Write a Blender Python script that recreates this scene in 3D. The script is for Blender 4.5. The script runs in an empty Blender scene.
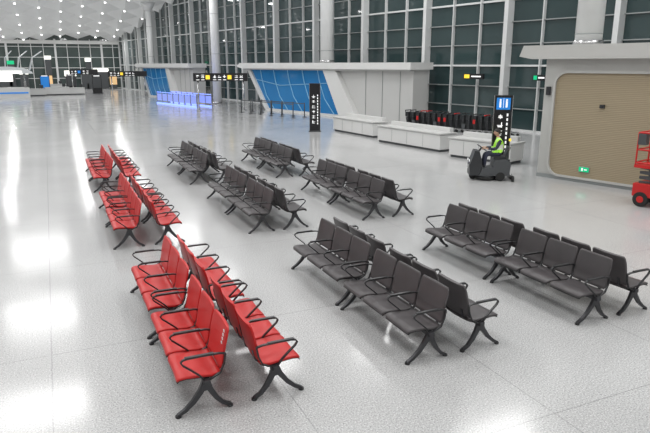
import bpy, math, random
from mathutils import Vector, Matrix
random.seed(7)
D=bpy.data; C=bpy.context; scene=C.scene
try:
    scene.view_settings.view_transform='Standard'; scene.view_settings.look='None'
except Exception: pass

# ---------------------------------------------------------------- materials
def mat(name,col,rough=.5,metal=0,emit=None,es=0,spec=.5,coat=0):
    m=D.materials.new(name); m.use_nodes=True
    b=m.node_tree.nodes['Principled BSDF']
    b.inputs['Base Color'].default_value=(*col,1); b.inputs['Roughness'].default_value=rough
    b.inputs['Metallic'].default_value=metal; b.inputs['Specular IOR Level'].default_value=spec
    if coat: b.inputs['Coat Weight'].default_value=coat
    if emit: b.inputs['Emission Color'].default_value=(*emit,1); b.inputs['Emission Strength'].default_value=es
    return m
def noisy(name,c1,c2,scale,rough=.5,bump=0,spec=.5,stretch=(1,1,1)):
    m=mat(name,c1,rough,spec=spec); nt=m.node_tree; n=nt.nodes; l=nt.links; b=n['Principled BSDF']
    tc=n.new('ShaderNodeTexCoord'); mp=n.new('ShaderNodeMapping'); mp.inputs['Scale'].default_value=stretch
    nz=n.new('ShaderNodeTexNoise'); nz.inputs['Scale'].default_value=scale; nz.inputs['Detail'].default_value=3
    mx=n.new('ShaderNodeMix'); mx.data_type='RGBA'
    mx.inputs[6].default_value=(*c1,1); mx.inputs[7].default_value=(*c2,1)
    l.new(tc.outputs['Object'],mp.inputs[0]); l.new(mp.outputs[0],nz.inputs['Vector'])
    l.new(nz.outputs['Fac'],mx.inputs[0]); l.new(mx.outputs[2],b.inputs['Base Color'])
    if bump:
        bp=n.new('ShaderNodeBump'); bp.inputs['Strength'].default_value=bump; bp.inputs['Distance'].default_value=.01
        l.new(nz.outputs['Fac'],bp.inputs['Height']); l.new(bp.outputs[0],b.inputs['Normal'])
    return m
M_red=noisy('red_pu',(.50,.014,.014),(.60,.022,.020),6,.40,.05,spec=.38)
M_gry=noisy('grey_pu',(.066,.060,.062),(.088,.080,.083),6,.42,.05,spec=.42)
M_blk=mat('black_metal',(.022,.022,.024),.35)
M_leg=mat('leg_metal',(.06,.06,.065),.38,.5)
M_und=mat('seat_shell',(.03,.03,.032),.5)
M_lab=mat('label_white',(.8,.8,.8),.5)
M_white=noisy('white_panel',(.66,.66,.65),(.72,.72,.71),.6,.4)
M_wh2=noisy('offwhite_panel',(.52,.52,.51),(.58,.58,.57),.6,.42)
M_frame=noisy('grey_frame',(.50,.50,.48),(.55,.55,.53),1,.4)
M_mull=mat('mullion_white',(.66,.67,.67),.4)
M_mulg=mat('mullion_grey',(.30,.32,.32),.4)
M_col=mat('column_white',(.80,.81,.81),.35)
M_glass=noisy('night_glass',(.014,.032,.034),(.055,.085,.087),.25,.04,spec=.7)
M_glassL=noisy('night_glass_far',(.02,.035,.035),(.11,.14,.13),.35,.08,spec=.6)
M_dark=mat('dark_plastic',(.03,.032,.035),.4)
M_dk2=mat('charcoal',(.07,.075,.08),.5)
M_blue=noisy('blue_glass',(.012,.12,.33),(.03,.20,.45),.35,.12)
M_blue.node_tree.nodes['Principled BSDF'].inputs['Emission Color'].default_value=(.02,.3,.7,1)
M_blue.node_tree.nodes['Principled BSDF'].inputs['Emission Strength'].default_value=.08
M_blue2=mat('blue_rib',(.25,.5,.68),.3,emit=(.2,.5,.8),es=.06)
M_bglow=mat('blue_glow',(.1,.2,.8),.2,emit=(.25,.35,1),es=1.6)
M_bgl=mat('blue_tint_glass',(.30,.38,.85),.1,emit=(.3,.38,1),es=.35)
M_sblk=mat('sign_black',(.012,.012,.014),.3)
M_yel=mat('sign_yellow',(.9,.65,.05),.4,emit=(1,.7,.05),es=.6)
M_sw=mat('sign_white',(.9,.9,.9),.4,emit=(1,1,1),es=.5)
M_sb=mat('sign_blue',(.02,.2,.6),.4,emit=(.02,.3,.9),es=.3)
M_grn=mat('exit_green',(0,.45,.18),.4,emit=(0,.7,.3),es=.4)
M_lift=mat('lift_red',(.55,.015,.015),.35)
M_tyre=mat('tyre',(.02,.02,.02),.8)
M_vest=mat('vest_lime',(.42,.85,.06),.7,emit=(.4,.9,.05),es=.15)
M_refl=mat('vest_stripe',(.8,.8,.75),.3)
M_cloth=mat('cloth_navy',(.03,.035,.06),.8)
M_skin=mat('skin',(.55,.33,.23),.55)
M_hair=mat('hair',(.015,.012,.01),.6)
M_shop=mat('shop_light',(.9,.9,.85),.5,emit=(1,.98,.9),es=1.1)
M_warm=mat('shop_warm',(.8,.55,.3),.5,emit=(1,.6,.25),es=.35)
M_dot=mat('lamp_emit',(1,1,1),.5,emit=(1,1,.98),es=4)
M_steel=mat('steel',(.5,.5,.5),.25,.9)
M_wall=noisy('wall_paint',(.60,.60,.59),(.64,.64,.63),.4,.5)
M_plant=mat('pearl_roof',(.7,.72,.74),.3)

# beige slatted panel
M_beige=mat('beige_slats',(.36,.27,.17),.5); nt=M_beige.node_tree; n=nt.nodes; l=nt.links
tc=n.new('ShaderNodeTexCoord'); wv=n.new('ShaderNodeTexWave'); wv.bands_direction='Z'; wv.inputs['Scale'].default_value=6
wv.inputs['Distortion'].default_value=.15
mx=n.new('ShaderNodeMix'); mx.data_type='RGBA'; mx.inputs[6].default_value=(.32,.26,.17,1); mx.inputs[7].default_value=(.39,.325,.22,1)
bp=n.new('ShaderNodeBump'); bp.inputs['Strength'].default_value=.2; bp.inputs['Distance'].default_value=.02
l.new(tc.outputs['Object'],wv.inputs['Vector']); l.new(wv.outputs['Fac'],mx.inputs[0]); l.new(mx.outputs[2],n['Principled BSDF'].inputs['Base Color'])
l.new(wv.outputs['Fac'],bp.inputs['Height']); l.new(bp.outputs[0],n['Principled BSDF'].inputs['Normal'])

# terrazzo floor
M_floor=mat('terrazzo',(.6,.6,.6),.15); nt=M_floor.node_tree; n=nt.nodes; l=nt.links; b=n['Principled BSDF']
tc=n.new('ShaderNodeTexCoord')
def noise(sc,det=2):
    q=n.new('ShaderNodeTexNoise'); q.inputs['Scale'].default_value=sc; q.inputs['Detail'].default_value=det; l.new(tc.outputs['Object'],q.inputs['Vector']); return q
def ramp(src,stops):
    r=n.new('ShaderNodeValToRGB'); e=r.color_ramp.elements
    e[0].position,e[0].color=stops[0][0],(*[stops[0][1]]*3,1); e[1].position,e[1].color=stops[-1][0],(*[stops[-1][1]]*3,1)
    for p,v in stops[1:-1]:
        k=e.new(p); k.color=(v,v,v,1)
    l.new(src,r.inputs[0]); return r
def mul(a,bb):
    q=n.new('ShaderNodeMix'); q.data_type='RGBA'; q.blend_type='MULTIPLY'; q.inputs[0].default_value=1
    l.new(a,q.inputs[6]); l.new(bb,q.inputs[7]); return q.outputs[2]
r1=ramp(noise(58,3).outputs['Fac'],[(.30,.28),(.43,.48),(.56,.56),(.70,.80)])
vo=n.new('ShaderNodeTexVoronoi'); vo.inputs['Scale'].default_value=38; l.new(tc.outputs['Object'],vo.inputs['Vector'])
r2=ramp(vo.outputs['Distance'],[(.12,.72),(.26,1.0)])
r3=ramp(noise(.35,4).outputs['Fac'],[(.3,.88),(.7,1.0)])
col=mul(mul(r1.outputs[0],r2.outputs[0]),r3.outputs[0])
sp=n.new('ShaderNodeSeparateXYZ'); l.new(tc.outputs['Object'],sp.inputs[0])
def M(op,a,bv):
    q=n.new('ShaderNodeMath'); q.operation=op
    if isinstance(a,(int,float)): q.inputs[0].default_value=a
    else: l.new(a,q.inputs[0])
    if isinstance(bv,(int,float)): q.inputs[1].default_value=bv
    else: l.new(bv,q.inputs[1])
    return q.outputs[0]
def joint(ax,off,per,w):
    return M('LESS_THAN',M('MODULO',M('ADD',ax,off),per),w)
j=M('MAXIMUM',joint(sp.outputs[0],101.1,2.4,.016),joint(sp.outputs[1],100.3,3.6,.016))
j2=M('SUBTRACT',1.0,M('MULTIPLY',j,.25))
cb=n.new('ShaderNodeCombineColor'); [l.new(j2,cb.inputs[i]) for i in range(3)]
l.new(mul(col,cb.outputs[0]),b.inputs['Base Color'])
rr=n.new('ShaderNodeMapRange'); rr.inputs['To Min'].default_value=.07; rr.inputs['To Max'].default_value=.21
l.new(noise(.8,5).outputs['Fac'],rr.inputs['Value']); l.new(rr.outputs[0],b.inputs['Roughness'])

M_ceil=noisy('ceiling_added_glow',(.76,.77,.77),(.82,.83,.83),.2,.6)
bb=M_ceil.node_tree.nodes['Principled BSDF']; bb.inputs['Emission Color'].default_value=(1,1,1,1); bb.inputs['Emission Strength'].default_value=.10  # faint even glow added to brighten the ceiling; it is no lamp

# ---------------------------------------------------------------- mesh builder
class MB:
    def __init__(s): s.v=[];s.f=[];s.m=[];s.sm=[];s.mats=[]
    def mi(s,m):
        if m not in s.mats: s.mats.append(m)
        return s.mats.index(m)
    def add(s,vs,fs,m,smooth=False):
        o=len(s.v); s.v+=[tuple(x) for x in vs]
        for i,f in enumerate(fs):
            s.f.append([k+o for k in f]); s.m.append(s.mi(m[i] if isinstance(m,list) else m))
            s.sm.append(smooth[i] if isinstance(smooth,list) else smooth)
    def box(s,c,d,m,R=None):
        x,y,z=d[0]/2,d[1]/2,d[2]/2
        vs=[Vector((sx*x,sy*y,sz*z)) for sx in(-1,1) for sy in(-1,1) for sz in(-1,1)]
        if R is not None: vs=[R@v for v in vs]
        vs=[v+Vector(c) for v in vs]
        s.add(vs,[(0,1,3,2),(4,6,7,5),(0,4,5,1),(2,3,7,6),(0,2,6,4),(1,5,7,3)],m)
    def cyl(s,p0,p1,r0,m,r1=None,n=14,smooth=True):
        r1=r0 if r1 is None else r1
        p0,p1=Vector(p0),Vector(p1); d=(p1-p0).normalized()
        a=d.orthogonal().normalized(); b=d.cross(a)
        vs=[]
        for p,r in((p0,r0),(p1,r1)):
            for i in range(n):
                t=2*math.pi*i/n; vs.append(p+a*math.cos(t)*r+b*math.sin(t)*r)
        fs=[(i,(i+1)%n,n+(i+1)%n,n+i) for i in range(n)]
        s.add(vs,fs+[tuple(range(n))[::-1],tuple(range(n,2*n))],m,[smooth]*n+[False,False])
    def prism(s,poly,y0,y1,m):
        n=len(poly); vs=[(x,y0,z) for x,z in poly]+[(x,y1,z) for x,z in poly]
        s.add(vs,[tuple(range(n)),tuple(range(2*n-1,n-1,-1))]+[(i,n+i,n+(i+1)%n,(i+1)%n) for i in range(n)],m)
    def bar(s,path,w,t,m,side=(0,1,0),taper=None):
        P=[Vector(p) for p in path]; sd=Vector(side); vs=[];n=len(P)
        for i,p in enumerate(P):
            d=(P[min(i+1,n-1)]-P[max(i-1,0)]).normalized(); nn=d.cross(sd).normalized()
            k=taper[i] if taper else 1
            for a,b in((-1,-1),(1,-1),(1,1),(-1,1)): vs.append(p+sd*a*w/2+nn*b*t/2*k)
        fs=[]
        for i in range(n-1):
            for k in range(4): fs.append((4*i+k,4*i+(k+1)%4,4*i+4+(k+1)%4,4*i+4+k))
        fs+= [(3,2,1,0),(4*n-4,4*n-3,4*n-2,4*n-1)]
        s.add(vs,fs,m)
    def tube(s,path,r,m,n=8):
        for a,b in zip(path[:-1],path[1:]): s.cyl(a,b,r,m,n=n)
    def pad(s,prof,y0,y1,th,m,dish=.012,inset=None):
        n=len(prof); K=8; top=[];bot=[]
        for i,(x,z) in enumerate(prof):
            a=prof[max(i-1,0)]; c=prof[min(i+1,n-1)]; tx,tz=c[0]-a[0],c[1]-a[1]; L=math.hypot(tx,tz); nx,nz=tz/L,-tx/L
            ins=inset[i] if inset else 0
            for k in range(K+1):
                u=k/K; u2=.5-.5*math.cos(math.pi*u)
                y=(y0+ins)+(y1-y0-2*ins)*u2; e=-dish*math.sin(math.pi*u2)
                edge=th*.25*(abs(2*u2-1)**6)
                top.append((x+nx*(e-edge),y,z+nz*(e-edge))); bot.append((x+nx*(e-th+edge),y,z+nz*(e-th+edge)))
        N=len(top); W=K+1; fs=[];sm=[]
        for i in range(n-1):
            for k in range(K):
                q=i*W+k; fs.append((q,q+1,q+W+1,q+W)); sm.append(True)
                fs.append((N+q,N+q+W,N+q+W+1,N+q+1)); sm.append(True)
        for i in range(n-1):
            q=i*W; fs.append((q,q+W,N+q+W,N+q)); q+=K; fs.append((q,N+q,N+q+W,q+W)); sm+=[False]*2
        for k in range(K):
            fs.append((k,N+k,N+k+1,k+1)); q=(n-1)*W+k; fs.append((q,q+1,N+q+1,N+q)); sm+=[False]*2
        s.add(top+bot,fs,m,sm)
    def mesh(s,name):
        me=D.meshes.new(name); me.from_pydata(s.v,[],s.f)
        for m in s.mats: me.materials.append(m)
        for p,i,q in zip(me.polygons,s.m,s.sm): p.material_index=i; p.use_smooth=q
        me.update(); return me
    def obj(s,name,loc=(0,0,0),rz=0,bevel=0):
        o=D.objects.new(name,s.mesh(name)); C.collection.objects.link(o); o.location=loc; o.rotation_euler=(0,0,rz)
        if bevel:
            b=o.modifiers.new('bevel','BEVEL'); b.width=bevel; b.segments=2; b.limit_method='ANGLE'; b.angle_limit=math.radians(50)
        return o
def P(X,Y): return (.9054*X+.149, .1284*X+1.0036*Y+.329)   # plan survey -> metres
EA=math.radians(-74.5)      # heading of the kerb-side facade

# ---------------------------------------------------------------- benches
def bench(sm,label=False):
    b=MB(); p=.63; L=1.96
    seat=[(.275,.385),(.268,.415),(.24,.437),(.17,.445),(.03,.432),(-.09,.420),(-.15,.425),(-.185,.440)]
    back=[(-.175,.46),(-.195,.49),(-.212,.59),(-.232,.70),(-.256,.80),(-.275,.87),(-.282,.895)]
    for i in range(3):
        y0=.04+i*p; y1=y0+.60
        b.pad(seat,y0,y1,.038,sm,.014,[.035,.014,.004,0,0,0,.004,.02])
        b.pad([(x,z-.039) for x,z in seat[1:]],y0+.02,y1-.02,.012,M_und,.014)
        b.pad(back,y0,y1,.034,sm,.016,[.02,.006,0,0,0,.012,.035])
        # bracket linking seat and back
        for yy in(y0+.12,y1-.12): b.bar([(-.05,yy,.375),(-.17,yy,.380),(-.225,yy,.43),(-.25,yy,.54)],.04,.014,M_leg)
    b.box((-.03,L/2,.352),(.07,L,.05),M_leg)
    for i in range(4):
        y=.025+i*p
        y=min(max(y,.025),L-.025)
        b.bar([(-.245,y,.63),(-.18,y,.645),(.0,y,.650),(.15,y,.648),(.200,y,.640),(.220,y,.615),(.200,y,.58),(.13,y,.52),(.04,y,.44),(-.02,y,.36)],.028,.016,M_blk)
        b.bar([(-.245,y,.63),(-.225,y,.52),(-.18,y,.42),(-.05,y,.36)],.026,.016,M_blk)
        b.box((0.03,y,.659),(.30,.038,.012),M_blk)
    for y in(.06,L-.06):
        for sg in(1,-1):
            b.bar([(-.03+.0*sg,y,.36),(-.02+.05*sg,y,.25),(-.01+.12*sg,y,.145),(.20*sg,y,.065),(.28*sg,y,.022)],.042,.05,M_leg,taper=[1.5,1.2,1,.8,.6])
            b.cyl((.275*sg,y,0),(.275*sg,y,.022),.032,M_blk)
        b.box((-.03,y,.30),(.09,.045,.10),M_leg)
    if label:
        for k in range(4):
            z=.845-.042*k; x=-.262+.010*k
            for q in range(3): b.box((x+.003,L-.13+.0*q,z-.012+q*.011),(.008,.030,.005),M_lab)
            b.box((x+.003,L-.13,z),(.008,.006,.03),M_lab)
    return b.mesh('waiting_area_bench_mesh')
me_r,me_g,me_l=bench(M_red),bench(M_gry),bench(M_red,True)
for ci,cx in enumerate((1.585,4.365,7.135)):
    for gi,y0 in enumerate((5.6,12.02,18.02)):
        for u in range(2):
            ys=y0+2.03*u
            for side in(-1,1):
                me=me_r if ci==0 else me_g
                if ci==0 and gi==0 and u==0 and side==-1: me=me_l
                o=D.objects.new('waiting_area_bench',me); C.collection.objects.link(o)
                jx=random.uniform(-.015,.015)
                if side==1: o.location=(cx+.40+jx,ys,0)
                else: o.location=(cx-.40+jx,ys+1.96,0); o.rotation_euler=(0,0,math.pi)
                o.rotation_euler.z+=math.radians(random.uniform(-.5,.5))

# ---------------------------------------------------------------- room shell
XL,YB,YF=-24,-10,99.5
def wx(Y): return 28.04-.1756*Y
def zc(Y):
    pts=[(-20,15.6),(20,15.4),(40,14.8),(60,13.2),(75,11.1),(90,8.4),(99.5,7.0),(110,6.0)]
    for (a,za),(b,zb) in zip(pts[:-1],pts[1:]):
        if Y<=b: return za+(zb-za)*(Y-a)/(b-a)
    return 6
b=MB(); b.box(((XL+32)/2,(YB+YF)/2,-.1),(32-XL,YF-YB,.2),M_floor); fl=b.obj('floor')
# ceiling: quilted diamond vault
b=MB(); st=2.4; nx=int((31-XL)/st)+1; ny=int((YF-YB)/st)+1; vs=[]
for jy in range(ny+1):
    for ix in range(nx+1):
        X=XL+ix*st; Y=YB+jy*st; vs.append((X,min(Y,YF),zc(Y)+.35*math.sin(X*.35)+(.95 if (ix+jy)%2 else 0)))
fs=[]
for jy in range(ny):
    for ix in range(nx):
        a=jy*(nx+1)+ix; c=[a,a+1,a+nx+2,a+nx+1]
        if (ix+jy)%2: fs+=[(c[0],c[2],c[1]),(c[0],c[3],c[2])]
        else: fs+=[(c[1],c[3],c[0]),(c[1],c[2],c[3])]
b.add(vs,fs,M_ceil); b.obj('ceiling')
b=MB()
for jy in range(ny):
    for ix in range(nx+1):
        X=XL+ix*st; Y=YB+jy*st; z=zc(Y)+.35*math.sin(X*.35)
        if (ix+jy)%2==0 and X<wx(Y)-1: b.cyl((X,Y,z-.05),(X,Y,z+.08),.11,M_dot,n=8)
b.obj('ceiling_downlights')
# right glazed wall
b=MB(); k=math.sqrt(1+.1756**2); e=Vector((-.1756,1,0))/k
Rw=Matrix.Rotation(math.atan2(e.y,e.x),3,'Z')
lines=[]; t=26.9
while t>YB: t-=2.067
while t<YF+2:
    if t>YB: lines.append(t)
    t+=2.067
allY=[YB]+lines
allY=[y for y in allY if y<YF]+[YF]
for a,c in zip(allY[:-1],allY[1:]):
    b.add([(wx(a),a,0),(wx(c),c,0),(wx(c),c,zc(c)+.9),(wx(a),a,zc(a)+.9)],[(0,1,2,3)],M_glass)
    z=0.0; i=0
    mid=(a+c)/2; ln=(c-a)*k
    while z<zc(c):
        w=.10 if i%3==0 else .05
        mm=M_mull if i%3==0 else M_mulg
        b.box((wx(mid)-.06,mid,z+.05),(ln,.12,w),mm,Rw); z+=1.15; i+=1
for y in allY[:-1]:
    thick=abs(((y-26.9)/6.2)-round((y-26.9)/6.2))<.05
    w,d=(.26,.5) if thick else (.06,.2)
    h=zc(y)+.4
    # width of the fin runs along the wall, depth projects into the hall
    b.box((wx(y)-d/2,y,h/2),(w,d,h),M_mull,Rw)
b.obj('wall_right')
# far wall
b=MB(); xr=wx(YF)
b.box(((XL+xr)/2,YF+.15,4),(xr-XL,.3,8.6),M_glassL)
x=XL;i=0
while x<xr:
    b.box((x,YF-.1,3.6),(.28 if i%4==0 else .09,.25,7.2),M_mull); x+=1.6; i+=1
for z in(.1,1.6,3.1,4.6,6.1): b.box(((XL+xr)/2,YF-.08,z),(xr-XL,.18,.08),M_mull)
b.box(((XL+xr)/2,YF-.3,6.75),(xr-XL,.6,.5),M_white)
b.obj('wall_far')
b=MB()
for x0,w,z0,h,m in((-6.2,1.8,1.2,1.4,M_shop),(-3.5,1.2,2.2,.7,M_shop),(-.6,1.4,.8,1.2,M_warm),(2.5,1.6,1.9,.8,M_shop),(4.8,1.0,.8,1.6,M_dk2),(6.5,2.2,2.5,.5,M_shop),(8.8,1.0,.6,1.4,M_warm),(-9,2,1,1.5,M_shop),(0,.9,4.3,.5,M_shop),(-4.9,.9,3.6,.5,M_grn),(5.5,.8,4.0,.5,M_shop)):
    b.box((x0+w/2,YF-.45,z0+h/2),(w,.3,h),m)
    b.box((x0+w/2,YF-.45,z0/2),(w*.9,.25,z0),M_dk2)
b.obj('shopfront_lightbox_row')
b=MB()
b.box((XL-.1,(YB+YF)/2,8),(.2,YF-YB,17),M_wall)
for i in range(16):
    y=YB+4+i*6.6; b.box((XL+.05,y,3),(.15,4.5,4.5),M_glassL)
    b.box((XL+.15,y-3.2,6),(.3,.5,12),M_mull)
b.obj('wall_left')
b=MB(); b.box(((XL+wx(YB))/2,YB-.1,8),(wx(YB)-XL,.2,17),M_wall)
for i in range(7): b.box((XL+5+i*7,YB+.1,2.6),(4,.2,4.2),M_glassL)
b.obj('wall_back')

# ---------------------------------------------------------------- columns
def column(x,y,z0,r):
    b=MB(); h=zc(y)+.5
    b.cyl((0,0,z0),(0,0,h),r,M_col,n=40); b.cyl((0,0,z0),(0,0,z0+.18),r+.05,M_steel,n=40)
    b.cyl((0,0,h-1.2),(0,0,h-.2),r,M_col,r+.5,n=40)
    for q in(4.5,8,11.5):
        if z0<q<h-1: b.cyl((0,0,q),(0,0,q+.03),r+.006,M_mulg,n=40)
    b.obj('round_column',(x,y,0))
column(16.26,15.06,4.135,.42); column(18.62,40.8,3.685,.48)
x,y=P(15.8,53.9); column(x,y,0,.40); x,y=P(13.1,76); column(x,y,0,.38)
column(-9.5,60,0,.4)

# ---------------------------------------------------------------- beige service block (right)
b=MB(); LB=11; H=3.72
b.box((LB/2,1.6,H/2),(LB,3.2,H),M_frame)
b.prism([(-.75,3.80),(-.62,4.13),(LB+.5,4.13),(LB+.5,3.72),(-.3,3.72)],-.38,3.4,M_frame)
b.box((LB/2,-.02,.06),(LB,.06,.12),M_mulg)
def rrect(x0,z0,x1,z1,r,n=6):
    pts=[]
    for cx,cz,a0 in((x1-r,z0+r,-90),(x1-r,z1-r,0),(x0+r,z1-r,90),(x0+r,z0+r,180)):
        for i in range(n+1):
            a=math.radians(a0+90*i/n); pts.append((cx+r*math.cos(a),cz+r*math.sin(a)))
    return pts
op=rrect(.42,.16,6.2,3.30,.35)
b.prism(op,-.03,.0,M_beige)
oo=rrect(.34,.10,6.28,3.38,.42); n_=len(op)
vs=[(x,-.10,z) for x,z in oo]+[(x,-.10,z) for x,z in op]+[(x,0,z) for x,z in oo]+[(x,-.02,z) for x,z in op]
fs=[]
for i in range(n_):
    q=(i+1)%n_; fs+=[(i,q,n_+q,n_+i),(i,2*n_+i,2*n_+q,q),(n_+i,n_+q,3*n_+q,3*n_+i)]
b.add(vs,fs,M_frame)
b.box((.18,-.05,2.75),(.12,.10,.26),M_dark)
b.box((1.95,-.06,2.35),(.14,.06,.10),M_dark)
blk=b.obj('service_kiosk_building',(14.41,14.90,0),EA)
# exit sign on block
b=MB(); b.box((0,0,0),(.34,.03,.17),M_mulg); b.box((0,-.02,0),(.31,.02,.14),M_grn)
b.box((-.05,-.032,0),(.05,.006,.09),M_sw); b.box((.06,-.032,0),(.09,.006,.03),M_sw)
c,s=math.cos(EA),math.sin(EA)
b.obj('exit_sign',(14.41+1.60*c+.05*s,14.90+1.60*s-.05*c,.42),EA)

# ---------------------------------------------------------------- blue stairwell enclosures
def enclosure(loc,k,name='stairwell_enclosure'):
    b=MB()
    # thick canopy with a sloping soffit
    b.prism([(-.6*k,3.40),(-.1*k,3.68),(19.6*k,3.68),(19.6*k,3.26),(.2*k,3.26)],-.55,1.5,M_white)
    b.prism([(.3*k,3.26),(19.4*k,3.26),(19.4*k,3.16),(.5*k,3.16)],-.35,1.4,M_wh2)
    b.prism([(.7*k,3.16),(10.9*k,3.16),(12.9*k,.12),(3.2*k,.12)],.06,1.3,M_blue)
    b.prism([(.3*k,3.2),(.8*k,3.2),(3.4*k,.10),(2.9*k,.10)],-.1,1.35,M_white)
    b.prism([(3.0*k,.16),(13.3*k,.16),(13.3*k,0),(3.0*k,0)],-.1,1.4,M_white)
    b.prism([(10.8*k,3.2),(12.2*k,3.2),(14.6*k,0),(12.7*k,0)],-.32,1.4,M_white)
    b.prism([(12.1*k,3.2),(19.3*k,3.2),(19.3*k,0),(14.5*k,0)],.05,1.4,M_wh2)
    for i in range(5):
        a=(2.2+i*1.9)*k
        b.bar([(a,.03,3.16),(a+.25*k,.03,2.3),(a+.8*k,.03,1.2),(a+1.9*k,.03,.15)],.04,.05,M_blue2)
    b.bar([(1.5*k,.02,2.4),(5*k,.02,2.0),(11.2*k,.02,2.3)],.05,.04,M_blue2)
    for i in range(3): b.box(((15+i*1.6)*k,.04,1.6),(.03,.04,3.1),M_mulg)
    b.obj(name,loc,EA)
enclosure((15.18,49.5,0),.96)
x,y=P(11.0,72.5); enclosure((x,y,0),.66)

# ---------------------------------------------------------------- low white counters
def counter(p0,p1,h=.78,d=.9):
    x0,y0=P(*p0); x1,y1=P(*p1); L=math.hypot(x1-x0,y1-y0); a=math.atan2(y1-y0,x1-x0)
    b=MB()
    b.box((L/2,d/2,.05),(L-.1,d-.1,.10),M_dk2)
    b.prism([(0,.10),(L,.10),(L,h-.08),(0,h-.08)],0,d,M_white)
    b.box((L/2,d/2,h-.03),(L+.08,d+.08,.06),M_wh2)
    b.box((L/2,d-.12,h+.08),(L-.3,.2,.2),M_white)
    for i in range(1,4): b.box((L*i/4,-.004,h/2),(.015,.01,h-.25),M_mulg)
    return b.obj('low_counter',(x0,y0,0),a,.015)
counter((15.5,27.8),(15.9,23.9)); counter((15.35,22.6),(16,18.3)); counter((15.6,17.2),(16.5,14.5))

# ---------------------------------------------------------------- totem signs
def glyph(b,cx,cz,s,y,m):
    for _ in range(random.randint(2,3)): b.box((cx,y,cz+random.uniform(-.4,.4)*s),(s*random.uniform(.6,1),.006,s*.12),m)
    for _ in range(random.randint(1,2)): b.box((cx+random.uniform(-.35,.35)*s,y,cz),(s*.12,.006,s*random.uniform(.7,1)),m)
def totem(loc,rz,blue):
    b=MB(); h=2.55; w=.56
    b.box((0,0,.03),(w+.12,.34,.06),M_dk2); b.box((0,0,h/2+.03),(w,.2,h),M_sblk)
    b.box((-w/2-.01,0,h/2+.03),(.02,.21,h),M_steel); b.box((w/2+.01,0,h/2+.03),(.02,.21,h),M_steel)
    for sg in(-1,1):
        y=sg*.103
        if blue:
            b.box((0,y,h-.24),(.44,.008,.38),M_sb)
            for dx in(-.10,.10): b.cyl((dx,y*1.05,h-.12),(dx,y*1.08,h-.12),.032,M_sw,n=10); b.box((dx,y*1.05,h-.26),(.06,.006,.20),M_sw)
            b.box((0,y*1.05,h-.22),(.012,.006,.30),M_sw)
        for i in range(6): glyph(b,-.07,h-.66-i*.27,.19,y,M_sw)
        for i in range(11): b.box((.15,y,h-.6-i*.15),(.05,.006,.09),M_sw)
    b.obj('totem_sign',loc,rz)
totem((13.62,15.85,0),math.radians(-38),True)
x,y=P(14.3,28.0); totem((x,y,0),math.radians(-25),False)

# ---------------------------------------------------------------- overhead wayfinding signs
def sign(x,y,z,w,h,rz,seq):
    b=MB(); b.box((0,0,z),(w,.22,h),M_sblk)
    for sx in(-1,1):
        b.cyl((sx*w*.42,0,0),(sx*w*.42,0,z-h/2),.06,M_steel); b.cyl((sx*w*.42,0,0),(sx*w*.42,0,.05),.2,M_steel)
    t=-w/2+.35
    for ch in seq:
        m={'y':M_yel,'w':M_sw,'b':M_sb,'g':M_grn}[ch]
        if ch in 'yb': b.box((t,-.12,z),(h*.5,.01,h*.5),m); t+=h*.85
        else:
            glyph(b,t,z+.06,h*.42,-.12,m); b.box((t,-.12,z-h*.32),(h*.4,.006,h*.08),m); t+=h*.62
    b.obj('wayfinding_sign',(x,y,0),rz)
sign(12.45,47.4,2.6,4.2,.62,math.radians(-16),'wwywwwyww')
x,y=P(9.8,72); sign(x-.6,y-1,2.55,4.2,.6,math.radians(-10),'wwwywww')
x,y=P(5,88); sign(x,y,2.6,3.6,.7,math.radians(-8),'wwbww')

# small lit signs on glazing
def lit(x,y,z,w,h,m,rz):
    b=MB(); b.box((0,0,0),(w,.1,h),M_sblk); b.box((-w*.3,-.055,0),(w*.25,.02,h*.7),m); b.box((w*.15,-.055,0),(w*.45,.02,h*.25),M_sw)
    b.box((-.3*w,.2,0),(.05,.4,.05),M_dk2); b.box((.3*w,.2,0),(.05,.4,.05),M_dk2)
    b.obj('door_sign',(x,y,z),rz)
for Y,m,w in((28.6,M_yel,1.5),(24.2,M_grn,.8)):
    lit(wx(Y)-.75,Y,2.9,w,.3,m,EA-math.radians(4))

# ---------------------------------------------------------------- blue lit glass barriers and queue posts
x0,y0=P(10.2,57.4); x1,y1=P(12.4,49.2); L=math.hypot(x1-x0,y1-y0); a=math.atan2(y1-y0,x1-x0)
b=MB(); N=7
for row in(0,1.4):
    for i in range(N):
        s0=L*i/N; b.box((s0+L/N/2,row,.62),(L/N-.12,.03,.62),M_bgl); b.box((s0+L/N/2,row,1.06),(L/N-.1,.06,.06),M_bglow)
        b.box((s0,row,.55),(.08,.1,1.1),M_steel)
    b.box((L/2,row,.06),(L,.16,.12),M_bglow); b.box((L,row,.55),(.08,.1,1.1),M_steel)
b.obj('glass_barrier',(x0,y0,0),a)
b=MB()
for r in range(2):
    prev=None
    for i in range(6):
        px,py=i*1.3,r*1.0
        b.cyl((px,py,0),(px,py,.03),.17,M_dark); b.cyl((px,py,0),(px,py,1.0),.035,M_dark)
        if prev is not None: b.box((px-.65,py,.92),(1.3,.01,.06),M_dk2)
        prev=px
x,y=P(14.6,42.7); b.obj('queue_barrier_posts',(x,y,0),math.radians(-74))

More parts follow.
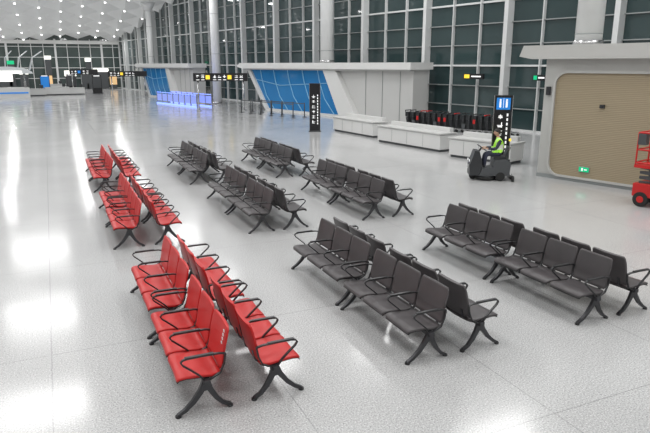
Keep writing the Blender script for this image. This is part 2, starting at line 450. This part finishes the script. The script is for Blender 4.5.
# ---------------------------------------------------------------- luggage trolleys
b=MB()
for i in range(17):
    o=i*.36; jz=random.uniform(-.03,.03)
    for sy in(-.26,.26):
        b.bar([(o-.25,sy,.14),(o+.55,sy,.2)],.03,.03,M_steel,side=(0,1,0))
        b.bar([(o-.25,sy,.14),(o-.36,sy,.6),(o-.42,sy,1.0+jz)],.03,.03,M_dark)
        b.cyl((o+.5,sy-.02,.07),(o+.5,sy+.02,.07),.07,M_tyre,n=10); b.cyl((o-.22,sy-.02,.07),(o-.22,sy+.02,.07),.07,M_tyre,n=10)
    b.cyl((o-.42,-.28,1.0+jz),(o-.42,.28,1.0+jz),.03,M_lift if i in(3,4,9,14) else M_dark,n=8)
    b.box((o-.33,0,.80),(.22,.5,.24),M_dark); b.box((o-.28,0,.42),(.10,.5,.50),M_dark)
    b.box((o+.1,0,.19),(.6,.44,.03),M_dk2)
    if i in(2,6,7,12): b.box((o-.30,-.27,.62),(.14,.03,.22),M_lift)
    if i in(1,5,10,15): b.box((o-.2,-.27,.35),(.2,.03,.25),M_dk2)
x,y=P(20.9,26.6); x1,y1=P(22.9,22.0)
b.obj('luggage_trolley_row',(x,y,0),math.atan2(y1-y,x1-x))

# ---------------------------------------------------------------- red scissor lift
b=MB()
b.box((0,0,.42),(1.7,.76,.34),M_lift); b.box((.5,-.39,.42),(.5,.02,.2),M_dk2)
for sx in(-.62,.62):
    for sy in(-.34,.34):
        b.cyl((sx,sy-.07,.19),(sx,sy+.07,.19),.19,M_tyre,n=20); b.cyl((sx,sy-.075,.19),(sx,sy+.075,.19),.09,M_lift,n=14)
for i in range(3):
    z=.62+i*.13
    for sy in(-.28,.28):
        b.bar([(-.75,sy,z),(.75,sy,z+.11)],.04,.05,M_dk2); b.bar([(.75,sy,z),(-.75,sy,z+.11)],.04,.05,M_dk2)
b.box((0,0,1.03),(1.75,.78,.08),M_lift)
for z in(1.12,1.45,1.88):
    for sy in(-.37,.37): b.cyl((-.85,sy,z),(.85,sy,z),.022,M_lift,n=8)
    for sx in(-.85,.85): b.cyl((sx,-.37,z),(sx,.37,z),.022,M_lift,n=8)
for sx in(-.85,-.28,.28,.85):
    for sy in(-.37,.37): b.cyl((sx,sy,1.05),(sx,sy,1.88),.022,M_lift,n=8)
b.box((-.75,-.30,1.72),(.2,.2,.28),M_dk2)
b.obj('scissor_lift',(14.14,9.90,0),EA,.008)

# ---------------------------------------------------------------- floor scrubber + operator
HEAD=math.radians(150)
sx_,sy_=P(13.65,12.95)
b=MB()
b.prism([(-.62,.16),(-.66,.55),(-.52,.68),(-.15,.66),(-.10,.42),(.22,.38),(.30,.16)],-.31,.31,M_dk2)
b.prism([(.25,.16),(.22,.60),(.32,.92),(.46,.94),(.60,.50),(.60,.16)],-.27,.27,M_dark)
b.box((-.40,0,.63),(.44,.54,.10),M_dark); b.box((-.33,0,.72),(.40,.40,.09),M_dark)
b.bar([(-.50,0,.72),(-.56,0,.90),(-.60,0,1.06)],.38,.07,M_dark)
b.cyl((.32,0,.88),(.24,0,1.0),.03,M_dark)
cc=Vector((.22,0,1.01)); ax=Vector((-.55,0,.83)).normalized(); u=Vector((0,1,0)); w=ax.cross(u)
ring=[cc+(u*math.cos(t)+w*math.sin(t))*.17 for t in [2*math.pi*i/18 for i in range(19)]]
b.tube(ring,.016,M_dark,6); b.tube([ring[0],ring[9]],.012,M_dark,6)
for sy in(-.28,.28):
    b.cyl((-.35,sy-.045,.14),(-.35,sy+.045,.14),.14,M_tyre,n=20)
b.cyl((.45,-.05,.12),(.45,.05,.12),.12,M_tyre,n=20)
b.cyl((.08,0,.03),(.08,0,.12),.33,M_tyre,n=24); b.cyl((.08,0,.12),(.08,0,.17),.30,M_dk2,n=24)
b.bar([(-.72,-.42,.06),(-.80,0,.06),(-.72,.42,.06)],.10,.08,M_tyre,side=(0,0,1)); b.box((-.68,0,.14),(.16,.1,.1),M_steel)
b.box((.615,0,.42),(.02,.30,.12),M_steel); b.cyl((.60,.17,.62),(.62,.17,.62),.04,M_sw); b.cyl((.60,-.17,.62),(.62,-.17,.62),.04,M_sw)
b.cyl((-.58,.24,.62),(-.58,.24,1.25),.012,M_steel,n=8); b.cyl((-.58,.24,1.25),(-.58,.24,1.33),.035,M_yel,n=12)
b.obj('ride_on_floor_scrubber',(sx_,sy_,0),HEAD,.01)

def skin(verts,edges,rad,sub=2):
    me=D.meshes.new('tmp'); me.from_pydata(verts,edges,[]); o=D.objects.new('tmp',me); C.collection.objects.link(o)
    o.modifiers.new('s','SKIN')
    if not me.skin_vertices: raise RuntimeError('noskin')
    for i,v in enumerate(me.skin_vertices[0].data):
        v.radius=(rad[i],rad[i]) if not isinstance(rad[i],tuple) else rad[i]; v.use_root=(i==0)
    m=o.modifiers.new('d','SUBSURF'); m.levels=sub; m.render_levels=sub
    C.view_layer.update(); dg=C.evaluated_depsgraph_get(); ev=o.evaluated_get(dg).to_mesh()
    vs=[v.co.copy() for v in ev.vertices]; fs=[tuple(p.vertices) for p in ev.polygons]
    D.objects.remove(o); return vs,fs
b=MB()
V=[(-.33,0,.86),(-.33,0,1.00),(-.31,0,1.16),(-.28,0,1.28),(-.26,0,1.37),(-.245,0,1.44)]
E=[(0,1),(1,2),(2,3),(3,4),(4,5)]; R=[(.15,.13),(.14,.115),(.165,.12),(.13,.10),(.055,.055),(.05,.05)]
for sg in(-1,1):
    k=len(V); V+=[(-.29,.17*sg,1.27),(-.20,.23*sg,1.08),(-.16,.235*sg,1.04),(.02,.20*sg,1.04),(.10,.175*sg,1.045)]
    E+=[(3,k),(k,k+1),(k+1,k+2),(k+2,k+3),(k+3,k+4)]; R+=[.07,.052,.048,.036,.030]
    k=len(V); V+=[(-.28,.10*sg,.85),(-.02,.13*sg,.87),(.10,.14*sg,.85),(.13,.15*sg,.66),(.12,.15*sg,.50),(.19,.155*sg,.46)]
    E+=[(0,k),(k,k+1),(k+1,k+2),(k+2,k+3),(k+3,k+4),(k+4,k+5)]; R+=[.10,.078,.068,.055,.042,.045]
vs,fs=skin(V,E,R)
mats=[]
for f in fs:
    c=sum((vs[i] for i in f),Vector())/len(f)
    if c.z>1.38: m=M_skin
    elif c.z<.52: m=M_dark
    elif c.x>.055 and c.z>.98 : m=M_skin
    elif c.z<.92: m=M_cloth
    elif abs(c.y)<.20 and c.x<-.10:
        m=M_refl if (1.02<c.z<1.05 or abs(abs(c.y)-.10)<.014) else M_vest
    else: m=M_cloth
    mats.append(m)
b.add(vs,fs,mats,True)
# head
hc=Vector((-.225,0,1.53)); vs=[];fs=[];n1,n2=20,14
for i in range(n2+1):
    ph=math.pi*i/n2
    for j_ in range(n1):
        th=2*math.pi*j_/n1; x=math.sin(ph)*math.cos(th);y=math.sin(ph)*math.sin(th);z=math.cos(ph)
        taper=1-.22*max(0,-z); rx=.098*taper; ry=.077*taper
        d=Vector((x*rx,y*ry,z*.118))
        if x>.9 and -.35<z<.05: d.x+=.022
        if x>.85 and .05<z<.3: d.x-=.006
        if x>.8 and -.62<z<-.5: d.x+=.006
        vs.append(hc+d)
mm=[]
for i in range(n2):
    for j_ in range(n1):
        fs.append((i*n1+j_,i*n1+(j_+1)%n1,(i+1)*n1+(j_+1)%n1,(i+1)*n1+j_)); mm.append(M_skin)
b.add(vs,fs,mm,True)
for sg in(-1,1):
    b.cyl(hc+Vector((.084,.030*sg,.008)),hc+Vector((.093,.030*sg,.008)),.011,M_hair,n=8)
    b.cyl(hc+Vector((.0,.072*sg,-.005)),hc+Vector((-.01,.088*sg,-.0)),.026,M_skin,.018,n=10)
b.box(hc+Vector((.083,0,-.062)),(.012,.045,.008),M_lift)
# hair
vs=[];fs=[]
for i in range(8):
    ph=math.pi*.60*i/7
    for j_ in range(n1):
        th=2*math.pi*j_/n1; x=math.sin(ph)*math.cos(th);y=math.sin(ph)*math.sin(th);z=math.cos(ph)
        if x>0: z=max(z,.42*x+0)
        vs.append(hc+Vector((x*.106-.004,y*.086,z*.128+.004)))
for i in range(7):
    for j_ in range(n1): fs.append((i*n1+j_,i*n1+(j_+1)%n1,(i+1)*n1+(j_+1)%n1,(i+1)*n1+j_))
b.add(vs,fs,M_hair,True)
# hands closed on the wheel
for sg in(-1,1):
    hv=[(.10,.175*sg,1.045),(.15,.168*sg,1.05),(.185,.165*sg,1.045)]; he=[(0,1),(1,2)]; hr=[.026,(.030,.02),(.026,.018)]
    vs,fs=skin(hv,he,hr,1); b.add(vs,fs,M_skin,True)
    for k,(dy,ln) in enumerate(((-.028,.9),(-.009,1.0),(.010,.96),(.028,.8))):
        x0=.18;y0=.165*sg+dy
        fv=[(x0,y0,1.045),(x0+.035*ln,y0,1.052),(x0+.058*ln,y0,1.030),(x0+.045*ln,y0,1.005),(x0+.025,y0,.998)]
        vs,fs=skin(fv,[(0,1),(1,2),(2,3),(3,4)],[.010,.009,.0085,.008,.007],1); b.add(vs,fs,M_skin,True)
    y0=.165*sg
    fv=[(.13,y0-.02*sg,1.04),(.16,y0-.045*sg,1.03),(.19,y0-.045*sg,1.015),(.21,y0-.035*sg,1.005)]
    vs,fs=skin(fv,[(0,1),(1,2),(2,3)],[.012,.010,.009,.008],1); b.add(vs,fs,M_skin,True)
op_=b.obj('cleaner_person',(sx_,sy_,-.04),HEAD)

# ---------------------------------------------------------------- far concourse furniture
x,y=P(-4.6,76)
b=MB()
b.box((0,0,.55),(4.2,2.4,1.1),M_white); b.box((0,-.02,.55),(3.9,2.44,.15),M_sb)
for sx in(-1.8,1.8): b.cyl((sx,0,1.1),(sx,0,2.7),.12,M_steel)
arc=[(math.cos(math.radians(t))*2.6,2.6+.75*math.sin(math.radians(t))) for t in range(0,181,15)]
b.prism(arc,-1.5,1.5,M_plant); b.box((0,-1.52,2.75),(3,.05,.3),M_shop)
for i in range(5): b.bar([(-2.4+i*1.2,0,3.0),(-2.6+i*1.35,0,4.3),(-2.2+i*1.5,0,5.0)],1.6,.06,M_plant)
b.obj('information_kiosk',(x,y,0),.1)
for X,Y,w,h in((-1.6,79,2.2,.8),(1.0,80,2.6,.9),(3.4,80,1.8,.8),(.6,86,3.0,1.1)):
    b=MB(); x,y=P(X,Y)
    b.box((0,0,.06),(w-.1,.8,.12),M_dk2); b.box((0,0,h/2+.06),(w,.9,h-.12),M_white); b.box((0,0,h+.0),(w+.1,1.0,.06),M_wh2)
    b.box((w*.3,0,h+.25),(.4,.06,.35),M_dark); b.cyl((w*.3,0,h),(w*.3,0,h+.1),.04,M_dark)
    b.obj('service_desk',(x,y,0),.05,.02)
for X,Y in((6.1,80),(-.4,83),(3.2,90)):
    b=MB(); x,y=P(X,Y); b.box((0,0,.05),(1.3,.5,.1),M_dk2); b.box((0,0,1.2),(1.1,.2,2.2),M_sblk); b.box((0,-.11,1.45),(.95,.02,1.4),M_sb if X<0 else M_dk2); b.box((0,-.11,2.2),(.7,.02,.12),M_sw)
    b.obj('display_screen',(x,y,0),0)

# ---------------------------------------------------------------- lights
def area(x,y,z,sx,sy,e):
    L=D.lights.new('ceiling_fill_light','AREA'); L.shape='RECTANGLE'; L.size=sx; L.size_y=sy; L.energy=e; L.color=(1,.997,.99)  # added fill light for the hall, no panel fixture stands here
    o=D.objects.new('ceiling_fill_light',L); C.collection.objects.link(o); o.location=(x,y,z)
for y in(-4,8,20,32,44,57):
    for x in(-15,-2,10,19):
        if x<wx(y)-3: area(x,y,zc(y)-.8,4.5,3.5,500)  # large fills added above the view, as the small downlights are too weak
for y in(72,84,94):
    for x in(-14,-5,3,9): area(x,y,zc(y)-.45,.9,.9,200)  # small fills added for the far hall, set flush like fittings
w=D.worlds.new('night'); scene.world=w; w.use_nodes=True
w.node_tree.nodes['Background'].inputs[0].default_value=(.02,.03,.05,1); w.node_tree.nodes['Background'].inputs[1].default_value=.5

# ---------------------------------------------------------------- camera
cam=D.cameras.new('camera'); co=D.objects.new('camera',cam); C.collection.objects.link(co)
cam.sensor_fit='HORIZONTAL'; cam.sensor_width=36; cam.lens=36*600/650; cam.clip_end=400
co.location=(0,0,3.55); co.rotation_euler=(math.radians(90-14.2),0,math.radians(-24.35))
scene.camera=co
